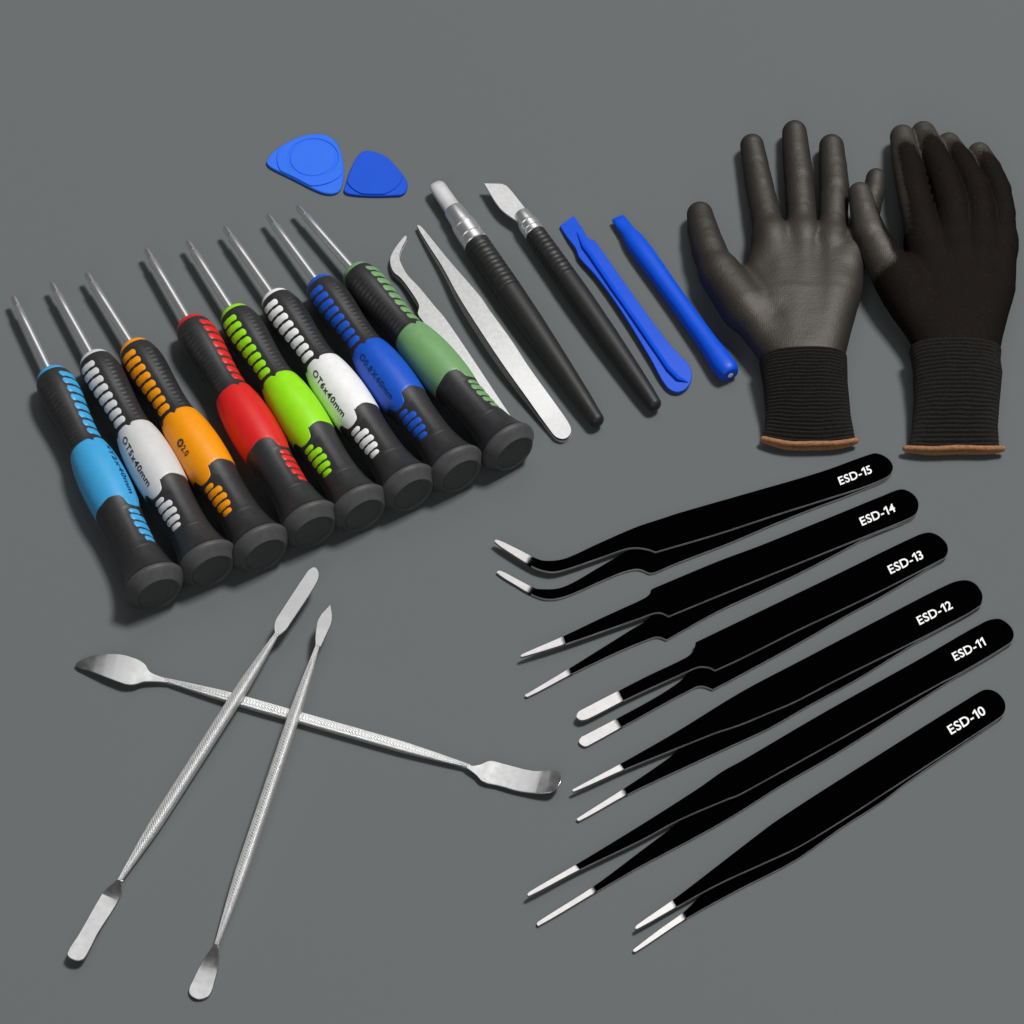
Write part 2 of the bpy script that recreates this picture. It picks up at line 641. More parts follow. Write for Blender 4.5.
        add_mesh(name, bmp, cm, root, angle=1.3)
    front = []
    for q in range(8):
        u = q / 7
        front.append((.285 + .176 * u, 5.0 - 1.4 * u - (.5 if q == 0 else 0), 1.58, -.13, 0))
    pills(front, 'grip_pills')
    rear = [(.757, 2.8, 1.5, -.13, -.12), (.780, 4.3, 1.5, -.13, 0), (.803, 4.4, 1.5, -.13, 0.02), (.826, 3.8, 1.45, -.13, .03), (.848, 2.5, 1.3, -.13, .03)]
    pills(rear, 'grip_pills')
    # lettering
    if text:
        if text[0] == 'cross':
            vs, fs, w = text_geo(text[1], tbold)
            size = 3.3
            x0 = .575
            disc = True
            vs = [(v[0] + 1.05, v[1]) for v in vs]
        else:
            vs, fs, w = text_geo(text[1], tbold)
            size = 25.0 / w if len(text[1]) > 6 else 3.0
            x0 = .516
            disc = False
        bmt = bmesh.new()

        def put(u, v, lift=.30):
            f = x0 + u * size * 1.0 / LS
            r = RAD(f)
            th = ts + math.radians(text[2]) + (v - .35) * min(size, 3.2) / r
            rr = (r + lift) * S
            return (G(f) * L, rr * math.sin(th), rr * math.cos(th))
        vv = [bmt.verts.new(put(*v)) for v in vs]
        for f in fs:
            try:
                bmt.faces.new([vv[i] for i in f])
            except ValueError:
                pass
        if disc:
            # round badge with a plus left open in it
            N = 24
            inner = [(.10, .36), (.10, .10), (.36, .10), (.36, -.10), (.10, -.10), (.10, -.36), (-.10, -.36), (-.10, -.10), (-.36, -.10), (-.36, .10), (-.10, .10), (-.10, .36)]
            io = sorted(inner, key=lambda q: math.atan2(q[1], q[0]))
            iv = [bmt.verts.new(put(.45 + q[0] * .9, .35 + q[1] * .9)) for q in io]
            ov = []
            for q in io:
                a = math.atan2(q[1], q[0])
                ov.append(bmt.verts.new(put(.45 + .5 * math.cos(a), .35 + .5 * math.sin(a))))
            for k in range(12):
                bmt.faces.new((iv[k], iv[(k + 1) % 12], ov[(k + 1) % 12], ov[k]))
        add_mesh('lettering', bmt, M[ink], sleeve, smooth=False)
    return root


LEFT, RIGHT = math.radians(-44), math.radians(45)
drivers = [
    ((12.3, 296.3), (158.5, 594), lin((62, 160, 214)), RIGHT, ('t', '*T2x40mm', 2), 'navy_ink', 'screwdriver with sky blue sleeve, at the outer end of the fanned row'),
    ((50.9, 282.9), (212.0, 571), (.62, .62, .62), LEFT, ('t', 'OT5x40mm', 0), 'black_ink', 'pale grey sleeved screwdriver printed T5x40mm, between sky blue and orange ones'),
    ((86, 273.3), (265.1, 555.3), lin((240, 150, 4)), LEFT, ('cross', '2.0', 2), 'black_ink', 'screwdriver with orange sleeve printed 2.0 and orange grip pills'),
    ((145.5, 249.2), (314.4, 531.7), lin((214, 34, 34)), RIGHT, None, None, 'screwdriver with plain red sleeve and red grip pills'),
    ((186.8, 241), (364, 515), lin((148, 224, 20)), LEFT, None, None, 'screwdriver with bright lime green sleeve and unprinted front'),
    ((224.2, 227.3), (412.7, 494.7), (.84, .84, .84), LEFT, ('t', 'OT6x40mm', 0), 'black_ink', 'bright white sleeved screwdriver printed T6x40mm, between the lime and the royal blue ones'),
    ((267.3, 215.2), (461, 475.7), lin((24, 84, 196)), LEFT, ('t', 'O0.8X40mm', 2), 'navy_ink', 'screwdriver with royal blue sleeve and navy lettering'),
    ((297, 206.3), (514.2, 453.7), lin((114, 158, 104)), RIGHT, None, None, 'screwdriver with dull sage green sleeve, lying over the bent steel tweezers'),
]
for a in drivers:
    make_screwdriver(*a)


# ------------------------------------------------------------------ black coated tweezers
def make_black_tweezers(up, lo, up_b, lo_b, ends, text, tcen, tang, tlen, label, ztip):
    tip, end = Vector(ends[0]), Vector(ends[1])
    ax = end - tip

    def tt(x, y):
        return min(1, max(0, (Vector((x, y)) - tip).dot(ax) / ax.length_squared))
    TH = 1.25 * MM
    ZL = TH + .05 * MM
    ztip = 2.0 * MM + ztip * .27
    zj = 2 * TH + .12 * MM

    def zu(x, y):
        t_ = tt(x, y)
        return zj + (ztip - zj) * (1 - t_)
    zl = lambda x, y: ZL
    origin = P(*(tip + ax * .5), 0)
    root, inv = new_thing('black_tweezers', label, 'tweezers', origin, 'black coated tweezers laid side by side')
    for (pts, bd, zf, nm) in ((up, up_b, zu, 'arm'), (lo, lo_b, zl, 'arm')):
        poly = smooth_outline(pts, 5)
        a, b = bd
        # which side holds the tip
        s = (b[0] - a[0]) * (tip.y - a[1]) - (b[1] - a[1]) * (tip.x - a[0])
        s = 1 if s > 0 else -1
        tp = clip_half(poly, a, b, s)
        bp = clip_half(poly, a, b, -s)
        arm = add_mesh(nm, slab_bm(bp, zf, TH, inv, 8, ends), [M['paint'], M['edge']], root, bevel=.1 * MM)
        tb = slab_bm(tp, zf, TH, inv)
        pa, pb = inv @ P(*a, 0), inv @ P(*b, 0)
        nrm = Vector(((pb - pa).y, -(pb - pa).x, 0)).normalized()
        pt = inv @ P(*tip, 0)
        if (pt - pa).dot(nrm) < 0:
            nrm = -nrm
        FADE = 2.8 * MM
        for q in (.33, .66, 1.0):
            bmesh.ops.bisect_plane(tb, geom=tb.verts[:] + tb.edges[:] + tb.faces[:], plane_co=pa + nrm * FADE * q, plane_no=nrm, dist=1e-7)
        to = add_mesh('tip', tb, [M['tip'], M['tipedge']], arm, bevel=.12 * MM)
        at = to.data.attributes.new('bare', 'FLOAT', 'POINT')
        at.data.foreach_set('value', [min(1, max(0, (v.co - pa).dot(nrm) / FADE)) for v in to.data.vertices])
        if nm == 'arm' and zf is zu:
            vs, fs, w = text_geo(text, 0.017)
            k = tlen / w
            ca, sa = math.cos(math.radians(tang)), math.sin(math.radians(tang))
            bmt = bmesh.new()
            vv = []
            for (u, v) in vs:
                uu, vq = (u - w / 2) * k, (v - .35) * k * .98
                x = tcen[0] + uu * ca - vq * sa * 1.0
                y = tcen[1] - uu * sa - vq * ca
                vv.append(bmt.verts.new(inv @ P(x, y, zu(x, y) + .04 * MM)))
            for f in fs:
                try:
                    bmt.faces.new([vv[i] for i in f])
                except ValueError:
                    pass
            add_mesh('lettering', bmt, M['white_ink'], arm, smooth=False)
    return root


def C(x, y):
    return (x, y, 1)


TW = [
    dict(text='ESD-15', tcen=(855, 475), tang=21, tlen=34.5, ztip=6.5 * MM, ends=((496, 545), (890, 466)),
         label='black tweezers printed ESD-15 with both bare tips bent sideways',
         up=[(494.4, 541.5), (496.8, 539.4), (516, 548), (536.6, 558.4), (544.5, 560.5), (558, 560), (570, 556.6), (597, 544), (636, 527), (660, 519), (680, 512.5), (741, 495), (820, 472), (869.4, 454.4), (877, 453.3), (887, 457.6), (892.8, 465.4), (891.8, 472), (886, 477.4),
             (865.5, 486), (838, 495), (776, 514.5), (717.7, 533.6), (655.5, 551.7, 1), (648, 549), (636, 547.4), (624.5, 549), (597, 558.6), (564, 569.7), (552, 571.7), (538.6, 569), (529, 564.4), (513, 554.7)],
         lo=[(496.8, 572.6), (500, 570.5), (517, 579), (534.7, 588), (540.5, 589), (558, 588.3), (573.8, 582), (597, 568.4), (624.5, 552.7), (655, 540), (700, 524), (820, 482), (867, 462), (878, 459), (887, 463), (891, 470), (889, 477), (883, 481),
             (842, 497.6), (820, 505.6), (776, 523), (729, 543), (680, 561.7), (655.8, 572, 1), (650, 573), (641, 569.4), (633, 569.3), (616.7, 574.2), (573.8, 593), (558, 598.2), (544.5, 598.6), (530.8, 593.7), (519, 587)],
         up_b=((536.5, 557), (530.5, 567)), lo_b=((535, 587), (529, 597))),
    dict(text='ESD-14', tcen=(877.5, 514.5), tang=23.5, tlen=37, ztip=7.5 * MM, ends=((522, 656), (916, 504)),
         label='black tweezers printed ESD-14 with needle fine straight tips and notched shoulders',
         up=[(520.4, 656), (523, 653.6), (564, 635.7), (597, 620), (620, 609.4), (643.4, 598.6), (649.5, 594), (651, 589.8), (655, 587.5, 1), (717.7, 561.3), (760, 545.5), (828, 518), (885, 494.7), (900.6, 489.2), (910, 491.8), (917, 498.6), (918.6, 506.4), (916, 513.5), (908.4, 518.5),
             (869.4, 534.3), (818.6, 554.8), (737, 587.9), (668.6, 616, 1), (662, 612.8), (655, 612.6), (639.5, 618), (616.7, 626), (566, 643.6), (523, 656.6)],
         lo=[(525, 695.3), (527.9, 693.2), (569.8, 668), (597, 651), (628, 631.5), (650, 617), (655, 604), (720, 577), (828, 533), (885, 503), (900, 495), (910, 498), (917, 506), (917, 513), (911, 519.5), (873, 534.2),
             (842, 550.7), (799, 573), (760, 591.5), (717.7, 611.2), (666.6, 639.6, 1), (659, 636.8), (651.9, 637.8), (616.7, 652.3), (571.8, 673.8), (528, 696.6)],
         up_b=((563, 635), (566, 645)), lo_b=((569, 667.5), (572.5, 675))),
    dict(text='ESD-13', tcen=(905.5, 562), tang=26, tlen=37, ztip=5.5 * MM, ends=((577, 716), (947, 548)),
         label='black tweezers printed ESD-13 with broad rounded paddle tips',
         up=[(576.6, 715.7), (578.6, 711.8), (583.4, 708.9), (618.6, 690.7), (647.9, 675.7), (685, 658), (691.8, 652.6), (694.6, 647), (695.6, 642.2, 1), (739.7, 621), (838, 573.6), (912, 537.7), (928, 532.4), (938.7, 535.7), (946.5, 543.5), (948, 550.4), (945.5, 556.6), (939.7, 560.2),
             (885, 588.4), (838, 611), (798.6, 629.4), (740, 658.7), (715.3, 670, 1), (708.4, 667), (698.7, 666.6), (687, 671.3), (626.4, 699), (589.3, 718), (581.5, 720), (577.4, 718)],
         lo=[(579, 741), (581.5, 737), (585.4, 735), (616.6, 718.6), (657.7, 696), (680, 681), (692.8, 668), (740, 640), (838, 592), (912, 550), (928, 540), (938, 542), (945, 549), (945, 556), (939.7, 561.2),
             (876.7, 599), (849.4, 613.6), (798.6, 643), (740, 675), (713, 689.3, 1), (703, 686), (694.8, 687.3), (624.5, 725.4), (591, 744), (585.4, 746.3), (580.5, 744)],
         up_b=((618, 690), (623.5, 701)), lo_b=((616, 717.5), (622.5, 728))),
    dict(text='ESD-12', tcen=(934.5, 612.6), tang=27, tlen=37.5, ztip=5.5 * MM, ends=((573, 790), (981, 592)),
         label='black tweezers printed ESD-12 with fine straight tips and smoothly tapered arms',
         up=[(572, 790.3), (574.6, 788.2), (620.5, 763.6), (677, 731.3), (740, 692.5), (798.6, 661.5), (882.6, 617.6), (949, 583.8), (964.6, 580), (974.4, 583), (981, 591), (982.6, 598), (979.5, 606),
             (941, 627.4), (911.9, 642.3), (837.7, 679), (794.7, 701.5), (769.3, 712.3), (740, 724.4), (716, 732.3), (696.7, 740), (626.4, 768.4), (574.6, 791.3)],
         lo=[(576.6, 819.4), (579, 817), (624.5, 788), (653.8, 768.4), (675, 752.8), (700, 730), (760, 697), (880, 634), (949, 593), (964, 587), (974, 590), (980, 598), (979, 606), (941, 628.5), (911.9, 645),
             (857, 679), (808.4, 705.6), (769.3, 728), (740, 741.6), (696.7, 761.6), (628.4, 793.8), (580, 820.6)],
         up_b=((619.5, 763), (625.4, 771)), lo_b=((623.5, 787), (628, 796))),
    dict(text='ESD-11', tcen=(968.8, 649), tang=27.5, tlen=35, ztip=7 * MM, ends=((529, 894), (1012, 632)),
         label='black tweezers printed ESD-11, the longest, with slim blunt tips',
         up=[(527.3, 894.2), (530.3, 891), (576, 864.4), (640, 825.4), (698.6, 788), (722, 771.5), (741, 761), (824, 712.3), (921.7, 657.7), (984, 622), (997.8, 618.6), (1006.6, 622.5), (1013, 630.3), (1013.5, 637.6), (1009.5, 643.2),
             (960.7, 672.3), (940, 683), (824, 747.5), (761, 782.5), (737.7, 795), (727.9, 798.6), (679, 819.6), (640, 840.5), (580, 869.3), (529, 896)],
         lo=[(536.7, 923.7), (539, 920.8), (593.8, 886), (640, 851.5), (677, 823.5), (700, 805), (760, 770), (921, 671), (984, 632), (998, 625), (1006, 629), (1012, 637), (1009, 644), (960, 674.5), (940, 687),
             (837.7, 752.4), (780.6, 785.6), (737.7, 812.8), (698.6, 835.3), (640, 866.4), (597.6, 891), (538.6, 925.8)],
         up_b=((575.2, 864), (581, 871)), lo_b=((593, 885.5), (597.6, 893))),
    dict(text='ESD-10', tcen=(966.5, 720), tang=31, tlen=41, ztip=4.6 * MM, ends=((635, 927), (1004, 706)),
         label='black tweezers printed ESD-10 with short wedge shaped arms, lowest of the six',
         up=[(635, 928), (638, 924), (673, 899.6), (710, 871.3), (767, 827.4), (781, 817.5), (824, 789.4), (976, 693.7), (986, 689.4), (996, 691.7), (1003.7, 699.5), (1005.6, 707.3), (1003.7, 713.4), (998.8, 718),
             (933.4, 761), (882.6, 794), (840, 821.5), (796, 848), (767, 861.5), (718, 884), (677, 906.5), (637.4, 928.8)],
         lo=[(633, 950.6), (637, 946.6), (660, 929), (683, 912.5), (696, 900), (722, 877), (780, 832), (824, 802), (960, 714), (984, 699), (994, 700), (1001, 708), (1001, 716), (985, 729.5), (933.4, 764), (906, 783),
             (882.6, 801), (840, 828.5), (796, 859.6), (737.7, 889.9), (686.9, 918), (636, 951.6)],
         up_b=((672, 899), (677.4, 908)), lo_b=((682.4, 911), (687.4, 920))),
]
for d in TW:
    make_black_tweezers(**d)


# ------------------------------------------------------------------ steel tweezers by the screwdrivers
def make_steel_tweezers(pts, ends, label, bow, seam=None):
    tip, end = Vector(ends[0]), Vector(ends[1])
    ax = end - tip
    TH = 1.1 * MM

    def tt(x, y):
        return min(1, max(0, (Vector((x, y)) - tip).dot(ax) / ax.length_squared))

    def zu(x, y):
        return 2 * TH + .5 * MM + bow * math.sin(math.pi * min(1, tt(x, y) * 1.03)) ** 1.2
    origin = P(*(tip + ax * .5), 0)
    root, inv = new_thing('steel_tweezers', label, 'tweezers', origin)
    poly = smooth_outline(pts, 5)
    add_mesh('arm', slab_bm(poly, zu, TH, inv, 14, ends), [M['satin'], M['tipedge']], root, bevel=.1 * MM)  # side faces take the darker edge steel, their shade put into the colour
    # lower arm: the mirror image under it
    bm = bmesh.new()
    ring = []
    for (x, y) in poly:
        w = P(x, y, zu(x, y))
        w.z = TH + .05 * MM
        if ring and (w - ring[-1]).length < 2e-5:
            continue
        ring.append(w)
    top = [bm.verts.new(inv @ w) for w in ring]
    bot = [bm.verts.new(inv @ (w - Vector((0, 0, TH)))) for w in ring]
    bm.faces.new(top)
    bm.faces.new(bot[::-1])
    for i in range(len(ring)):
        j = (i + 1) % len(ring)
        bm.faces.new((top[i], bot[i], bot[j], top[j]))
    add_mesh('arm', bm, [M['satin']], root, bevel=.1 * MM)
    return root


make_steel_tweezers([(406, 235.6), (406.6, 238.5), (401.4, 249), (399.4, 257), (401.4, 264), (407.5, 274.7), (419, 287), (434.7, 306), (445, 318), (474.7, 361.6), (500, 400), (518, 428), (519, 437), (512, 440), (504, 436),
                     (488, 412), (465, 378), (440, 344), (422, 320), (417.8, 313.5), (419, 305.5), (412, 293), (401.5, 278.8), (393.7, 272), (390.6, 265), (390.3, 258), (394.4, 249), (403.6, 237)],
                    ((398, 238), (514, 436)), 'bare steel tweezers with a hooked bent tip, partly under the sage green screwdriver', 3.0 * MM)
make_steel_tweezers([(417, 225.6), (419.5, 225.4), (424, 229.5), (448, 259), (480, 296), (488.8, 309), (512, 341), (529, 367), (560, 410), (569.6, 424.6), (571, 432.5), (565, 438.6), (556.6, 437.2), (550, 430), (527, 398), (501, 361.6), (467, 310), (455.5, 291), (442.5, 267), (427, 243)],
                    ((418, 226), (563, 435)), 'straight bare steel tweezers with sharp closed tip and rounded end', 4.6 * MM)


# ------------------------------------------------------------------ hobby knives
def grip_profile(L, S, f0, f1, rtab, ribs):
    prof = []
    n = 190
    for i in range(n + 1):
        f = f0 + (f1 - f0) * i / n
        r = interp(rtab, f)
        if ribs[0] < f < ribs[1]:
            ph = (f - ribs[0]) / (ribs[1] - ribs[0]) * ribs[2]
            r -= .55 * (1 - abs(math.sin(math.pi * ph))) ** 2.2
        prof.append((f * L, r * S))
    return prof


def make_knife(tip, end, z0, z1, label, covered, rtab, col_f, rib_f, blade=None):
    A, B = P(*tip, z0), P(*end, z1)
    L = (B - A).length
    fr = axis_frame(A, B)
    root, inv = new_thing('hobby_knife', label, 'knife', None, 'black hobby knives', frame=fr)
    S = MM
    gp = [(col_f[1] * L + .0001, 2 * S)] + grip_profile(L, S, col_f[1], .985, rtab, rib_f)
    gp += [(.992 * L, interp(rtab, .985) * S * .85), (.998 * L, interp(rtab, .985) * S * .55), (1.0 * L, interp(rtab, .985) * S * .1)]
    add_mesh('handle', lathe_bm(gp, 48), M['grip'], root, angle=0.7)
    # metal chuck
    c0, c1 = col_f
    rc = interp(rtab, c1)
    ck = []
    tab = [(0, .1), (.001, .72), (.04, .78), (.40, .84), (.42, .93), (.50, .96), (.53, .90), (.56, .98), (.78, 1.0), (.80, .95), (.84, .95), (.86, 1.0), (.97, 1.0), (1.0, .93)]
    for (u, r) in tab:
        ck.append(((c0 + (c1 - c0) * u) * L, rc * r * S))
    add_mesh('chuck', lathe_bm(ck, 48), M['steel'], root, angle=0.5)
    if covered:
        st = []
        for (f, ry, rz) in ((.0, 1.0, .5), (.003, 2.4, 1.3), (.009, 3.2, 1.7), (.02, 3.6, 1.9), (.06, 3.7, 2.1), (.11, 3.8, 2.5), (.14, 4.0, 3.2), (.162, 4.2, 4.0)):
            st.append((f * L, 0, 0, ry * S, rz * S))
        add_mesh('blade_cover', loft_bm(st, 32, 2.5), M['cover'], root, angle=0.9)
    if blade:
        zf = lambda x, y: z0 + .5 * MM
        add_mesh('blade', slab_bm(smooth_outline(blade, 4), zf, .9 * MM, inv), [M['satin'], M['satin']], root, bevel=.12 * MM)
    return root


make_knife((435.0, 183.0), (599.5, 424.5), 5.4 * MM, 4.2 * MM, 'black hobby knife with its blade hidden in a pale rounded cover', True,
           [(.12, 4.2), (.23, 5.6), (.28, 5.7), (.45, 5.9), (.60, 5.6), (.75, 4.9), (.90, 4.0), (.93, 3.7), (.94, 3.55), (.985, 3.2)],
           (.115, .262), (.27, .46, 11))
make_knife((492, 172), (657, 408.5), 5.3 * MM, 4.1 * MM, 'black hobby knife with a bare broad slanted blade', False,
           [(.1, 4.0), (.20, 4.4), (.27, 4.6), (.40, 5.0), (.55, 5.2), (.70, 4.9), (.85, 4.2), (.93, 3.7), (.985, 3.1)],
           (.183, .272), (.28, .47, 11),
           blade=[C(484, 183.2), C(501.5, 183.6), (507, 186), (518, 199), (528, 212), C(531, 217), C(522, 223.5), (514, 219), (499.5, 207.5)])


# ------------------------------------------------------------------ blue spudgers
def make_flat_spudger():
    tip, end = Vector((566, 220)), Vector((683, 388))
    origin = P(*((tip + end) / 2), 0)
    root, inv = new_thing('spudger', 'blue plastic spudger with a raised rib along its flat face and a round spoon end', 'spudger', origin, 'blue plastic pry bars')
    pts = [C(559.7, 225.7), C(573.6, 215.5), (582.5, 228), (588, 237.6), (595, 241), (601.6, 249.8), (642, 307), (672.7, 347.6), (688.5, 364), (692, 375.5), (687.5, 387), (677, 392), (666, 386), (650, 357.8), (622, 312), (596.5, 276.5), (579, 257), (575.6, 248.4), (567, 237)]
    ax = end - tip

    def zf(x, y):
        t_ = min(1, max(0, (Vector((x, y)) - tip).dot(ax) / ax.length_squared))
        return interp([(0, 1.4), (.15, 2.8), (.5, 3.6), (.8, 3.2), (1, 2.2)], t_) * MM
    body = add_mesh('blade', slab_bm(smooth_outline(pts, 4), zf, 1.35 * MM, inv, 10, (tuple(tip), tuple(end))), [M['blue'], M['blue']], root, bevel=.3 * MM)
    line = [(577, 232), (583, 245), (590, 254.5), (612, 287), (642, 330), (668, 368), (678, 378), (688, 382)]
    bm = bmesh.new()
    prev = None
    for i, (x, y) in enumerate(line):
        a = Vector(line[max(0, i - 1)])
        b = Vector(line[min(len(line) - 1, i + 1)])
        d = (b - a).normalized()
        nrm = Vector((d.y, -d.x))
        z = zf(x, y)
        k = 1.0 if 0 < i < len(line) - 1 else .25
        w = 2.6 * k
        r = []
        for (off, dz) in ((-w, -.15), (-w * .5, 1.25 * k), (0, 1.55 * k), (w * .5, 1.25 * k), (w, -.15)):
            r.append(bm.verts.new(inv @ P(x + nrm.x * off, y + nrm.y * off, z + dz * MM)))
        if prev:
            for q in range(4):
                bm.faces.new((prev[q], prev[q + 1], r[q + 1], r[q]))
        prev = r
    add_mesh('rib', bm, M['blue'], root)
    # side rail under the plate
    st = P(*tip), P(*end)
    return root


make_flat_spudger()


def make_round_spudger():
    A, B = P(617.5, 217.5, 2.6 * MM), P(731.5, 376.5, 4.6 * MM)
    L = (B - A).length
    fr = axis_frame(A, B)
    root, inv = new_thing('spudger', 'blue plastic spudger with a plain round shaft and a chisel tip', 'spudger', None, 'blue plastic pry bars', frame=fr)
    s = [(0, 2.7, .5), (.004, 3.0, .9), (.03, 3.15, 1.3), (.075, 3.25, 1.9), (.10, 3.3, 2.6), (.13, 4.0, 3.0), (.17, 4.45, 3.5), (.23, 4.55, 3.9), (.30, 4.45, 3.9), (.42, 4.2, 3.8), (.55, 4.05, 3.8), (.70, 4.1, 3.9), (.80, 4.25, 4.1), (.86, 4.6, 4.3), (.92, 5.0, 4.45), (.955, 5.0, 4.45), (.975, 4.6, 4.15), (.988, 3.9, 3.5), (.992, 3.5, 3.1)]
    st = [(f * L, 0, 0, ry * MM, rz * MM) for f, ry, rz in s]
    shaft = add_mesh('shaft', loft_bm(st, 32, 2.3), M['blue'], root, angle=.9)
    add_mesh('end_spot', lathe_bm([(.985 * L, 1.25 * MM), (.9935 * L, 1.2 * MM), (.9945 * L, .8 * MM)], 20), M['white_ink'], shaft, label='small white spot on the end face')  # small white disc set on the end face
    return root


make_round_spudger()


# ------------------------------------------------------------------ opening picks
def make_pick(pts, cen, rad, label, m, ring):
    origin = P(*cen, 0)
    root, inv = new_thing('opening_pick', label, 'pick', origin, 'blue opening picks')
    TH = 1.4 * MM
    z0 = TH + .02 * MM
    poly = smooth_outline(pts, 5)
    body = add_mesh('plate', slab_bm(poly, lambda x, y: z0, TH, inv), [m, m], root, bevel=.35 * MM)
    # raised pad = circle kept a little inside the outline
    c = P(*cen, z0)
    R = rad * PXM(*cen)
    ring_w = [P(x, y, z0) for x, y in poly]
    pad = []
    for k in range(96):
        a = 2 * math.pi * k / 96
        d = Vector((math.cos(a), math.sin(a), 0))
        best = R
        # distance to outline along d
        for i in range(len(ring_w)):
            p, q = ring_w[i] - c, ring_w[(i + 1) % len(ring_w)] - c
            den = d.x * (q.y - p.y) - d.y * (q.x - p.x)
            if abs(den) < 1e-12:
                continue
            tt_ = (p.x * (q.y - p.y) - p.y * (q.x - p.x)) / den
            uu = (p.x * d.y - p.y * d.x) / den
            if tt_ > 0 and 0 <= uu <= 1:
                best = min(best, tt_ - .55 * MM)
        pad.append(best)
    prof = [(1.0, -.2), (1.0, .42), (.985, .55)]
    if ring:
        rr = ring / rad
        prof += [(rr + .045, .55), (rr + .02, .18), (rr - .02, .18), (rr - .045, .52)]
    prof += [(.3, .52), (.02, .52)]
    bm = bmesh.new()
    rows = []
    for (s, dz) in prof:
        row = []
        for k in range(96):
            a = 2 * math.pi * k / 96
            r = pad[k] * s
            if ring and s < .95:
                r = min(R * s, pad[k] * .97)
            row.append(bm.verts.new(inv @ (c + Vector((math.cos(a) * r, math.sin(a) * r, dz * MM)))))
        rows.append(row)
    for i in range(len(rows) - 1):
        for k in range(96):
            bm.faces.new((rows[i][k], rows[i][(k + 1) % 96], rows[i + 1][(k + 1) % 96], rows[i + 1][k]))
    bm.faces.new(rows[-1])
    add_mesh('raised_pad', bm, m, root, angle=.5)
    return root


make_pick([(266.7, 160.5), (273, 152), (285, 143.4), (301, 136.2), (317, 133.7), (327, 135.3), (336, 141.6), (341.4, 154), (343.7, 169.8), (342, 185.6), (337, 192.2), (327, 193.4), (315, 189.5), (294, 178.9), (273, 168.5), (267.6, 164.5)],
          (313, 158.5), 36, 'larger light blue rounded triangular pick with a circle pressed into it', M['pick'], 24)
make_pick([(344, 190.5), (345, 185.6), (350, 169.8), (357, 156.6), (363, 151.2), (371, 150.8), (385, 155.7), (397.7, 168), (406.4, 180), (407.5, 187), (403, 193.8), (394, 195.2), (369.5, 195.5), (348.4, 193.6)],
          (374, 173.5), 29, 'smaller deep blue rounded triangular pick', M['pick2'], 0)


# ------------------------------------------------------------------ double ended spatulas
def make_spatula(r0, r1, z0, z1, rmax, blades, label, bends):
    """r0,r1: ends of the rod in the photograph; z0,z1 axis height there"""
    A, B = P(*r0, z0), P(*r1, z1)
    L = (B - A).length
    fr = axis_frame(A, B)
    root, inv = new_thing('metal_spatula', label, 'spatula', None, 'knurled steel spatulas', frame=fr)
    st = []
    for f, k in ((0, .34), (.02, .40), (.05, .5), (.10, .66), (.16, .84), (.22, .97), (.30, 1), (.4, 1), (.5, 1), (.6, 1), (.70, 1), (.78, .97), (.84, .84), (.90, .66), (.95, .5), (.98, .40), (1, .34)):
        st.append((f * L, 0, 0, rmax * k * MM, rmax * k * MM * .92))
    add_mesh('rod', loft_bm(st, 32, 3.6, rot=.12), M['knurl'], root, angle=.9)
    a2, b2 = Vector(r0), Vector(r1)
    ax = b2 - a2

    for bl, bend in zip(blades, bends):
        def zf(x, y, bend=bend):
            t_ = (Vector((x, y)) - a2).dot(ax) / ax.length_squared
            z = z0 + (z1 - z0) * t_ + .45 * MM
            u = -t_ if t_ < .5 else t_ - 1      # distance past the rod end
            return max(.95 * MM, z + interp(bend, u) * MM)
        # axis for the cuts
        xs = [p[0] for p in bl]
        ys = [p[1] for p in bl]
        near = r0 if (Vector((sum(xs) / len(xs), sum(ys) / len(ys))) - a2).length < (Vector((sum(xs) / len(xs), sum(ys) / len(ys))) - b2).length else r1
        far = max(bl, key=lambda p: (Vector(p[:2]) - Vector(near)).length)
        add_mesh('blade', slab_bm(smooth_outline(bl, 4), zf, .9 * MM, inv, 9, (near, far[:2])), [M['blade'], M['blade']], root, bevel=.2 * MM, angle=.35)
    return root


make_spatula((165, 679.6), (470, 766.4), 2.3 * MM, 2.3 * MM, 2.15,
             [[(75.6, 665.5), (79, 661), (94, 655.3), (117, 653.8), (135, 658), (145, 664), (150, 671.5), (158, 675.4), C(169, 678.8), C(167.5, 682.2), (158, 681.3), (144, 681.6), (135, 684.2), (124.7, 683.6), (108.6, 678), (88, 670)],
              [C(466, 764), (473, 765.4), (480.5, 764), (490, 760.4), (502, 763), (532.4, 770.4), (556, 770.6), (561, 775), (559.8, 784), (550, 792.4), (521.5, 791.4), (497, 785), (482.5, 781.4), (475.5, 774.5), C(466, 767.6)]],
             'lowest steel spatula lying under two others, with one leaf shaped end',
             [[(0, 0), (.05, .5), (.12, 1.2), (.18, 1.0), (.24, .2), (.30, -1.5)], [(0, 0), (.05, -.25), (.10, -.4), (.17, -.3), (.21, .1), (.25, 1.0), (.3, 2.7)]])
make_spatula((277.5, 633), (119.5, 881), 8.4 * MM, 2.6 * MM, 2.35,
             [[(315, 567), (319, 573), (316.6, 583), (290.5, 623), (286, 629.5), C(279, 635.5), C(274.8, 633.5), (274, 627), (275.4, 620), (280, 612.4), (305, 574.4), (309.4, 569)],
              [C(122.6, 878.5), (121.5, 886), (120.9, 896), (98, 933), (91.4, 946), (84, 958.5), (78.5, 960.3), (70.4, 958.3), (67.2, 953), (78.7, 934), (101.6, 894), (106.6, 888.6), C(118, 879)]],
             'steel spatula with two long parallel sided ends, crossing over the flat lying one',
             [[(0, 0), (.04, -.1), (.3, .4)], [(0, 0), (.045, -1.7), (.09, -1.4), (.22, 1.6), (.33, 3.6)]])
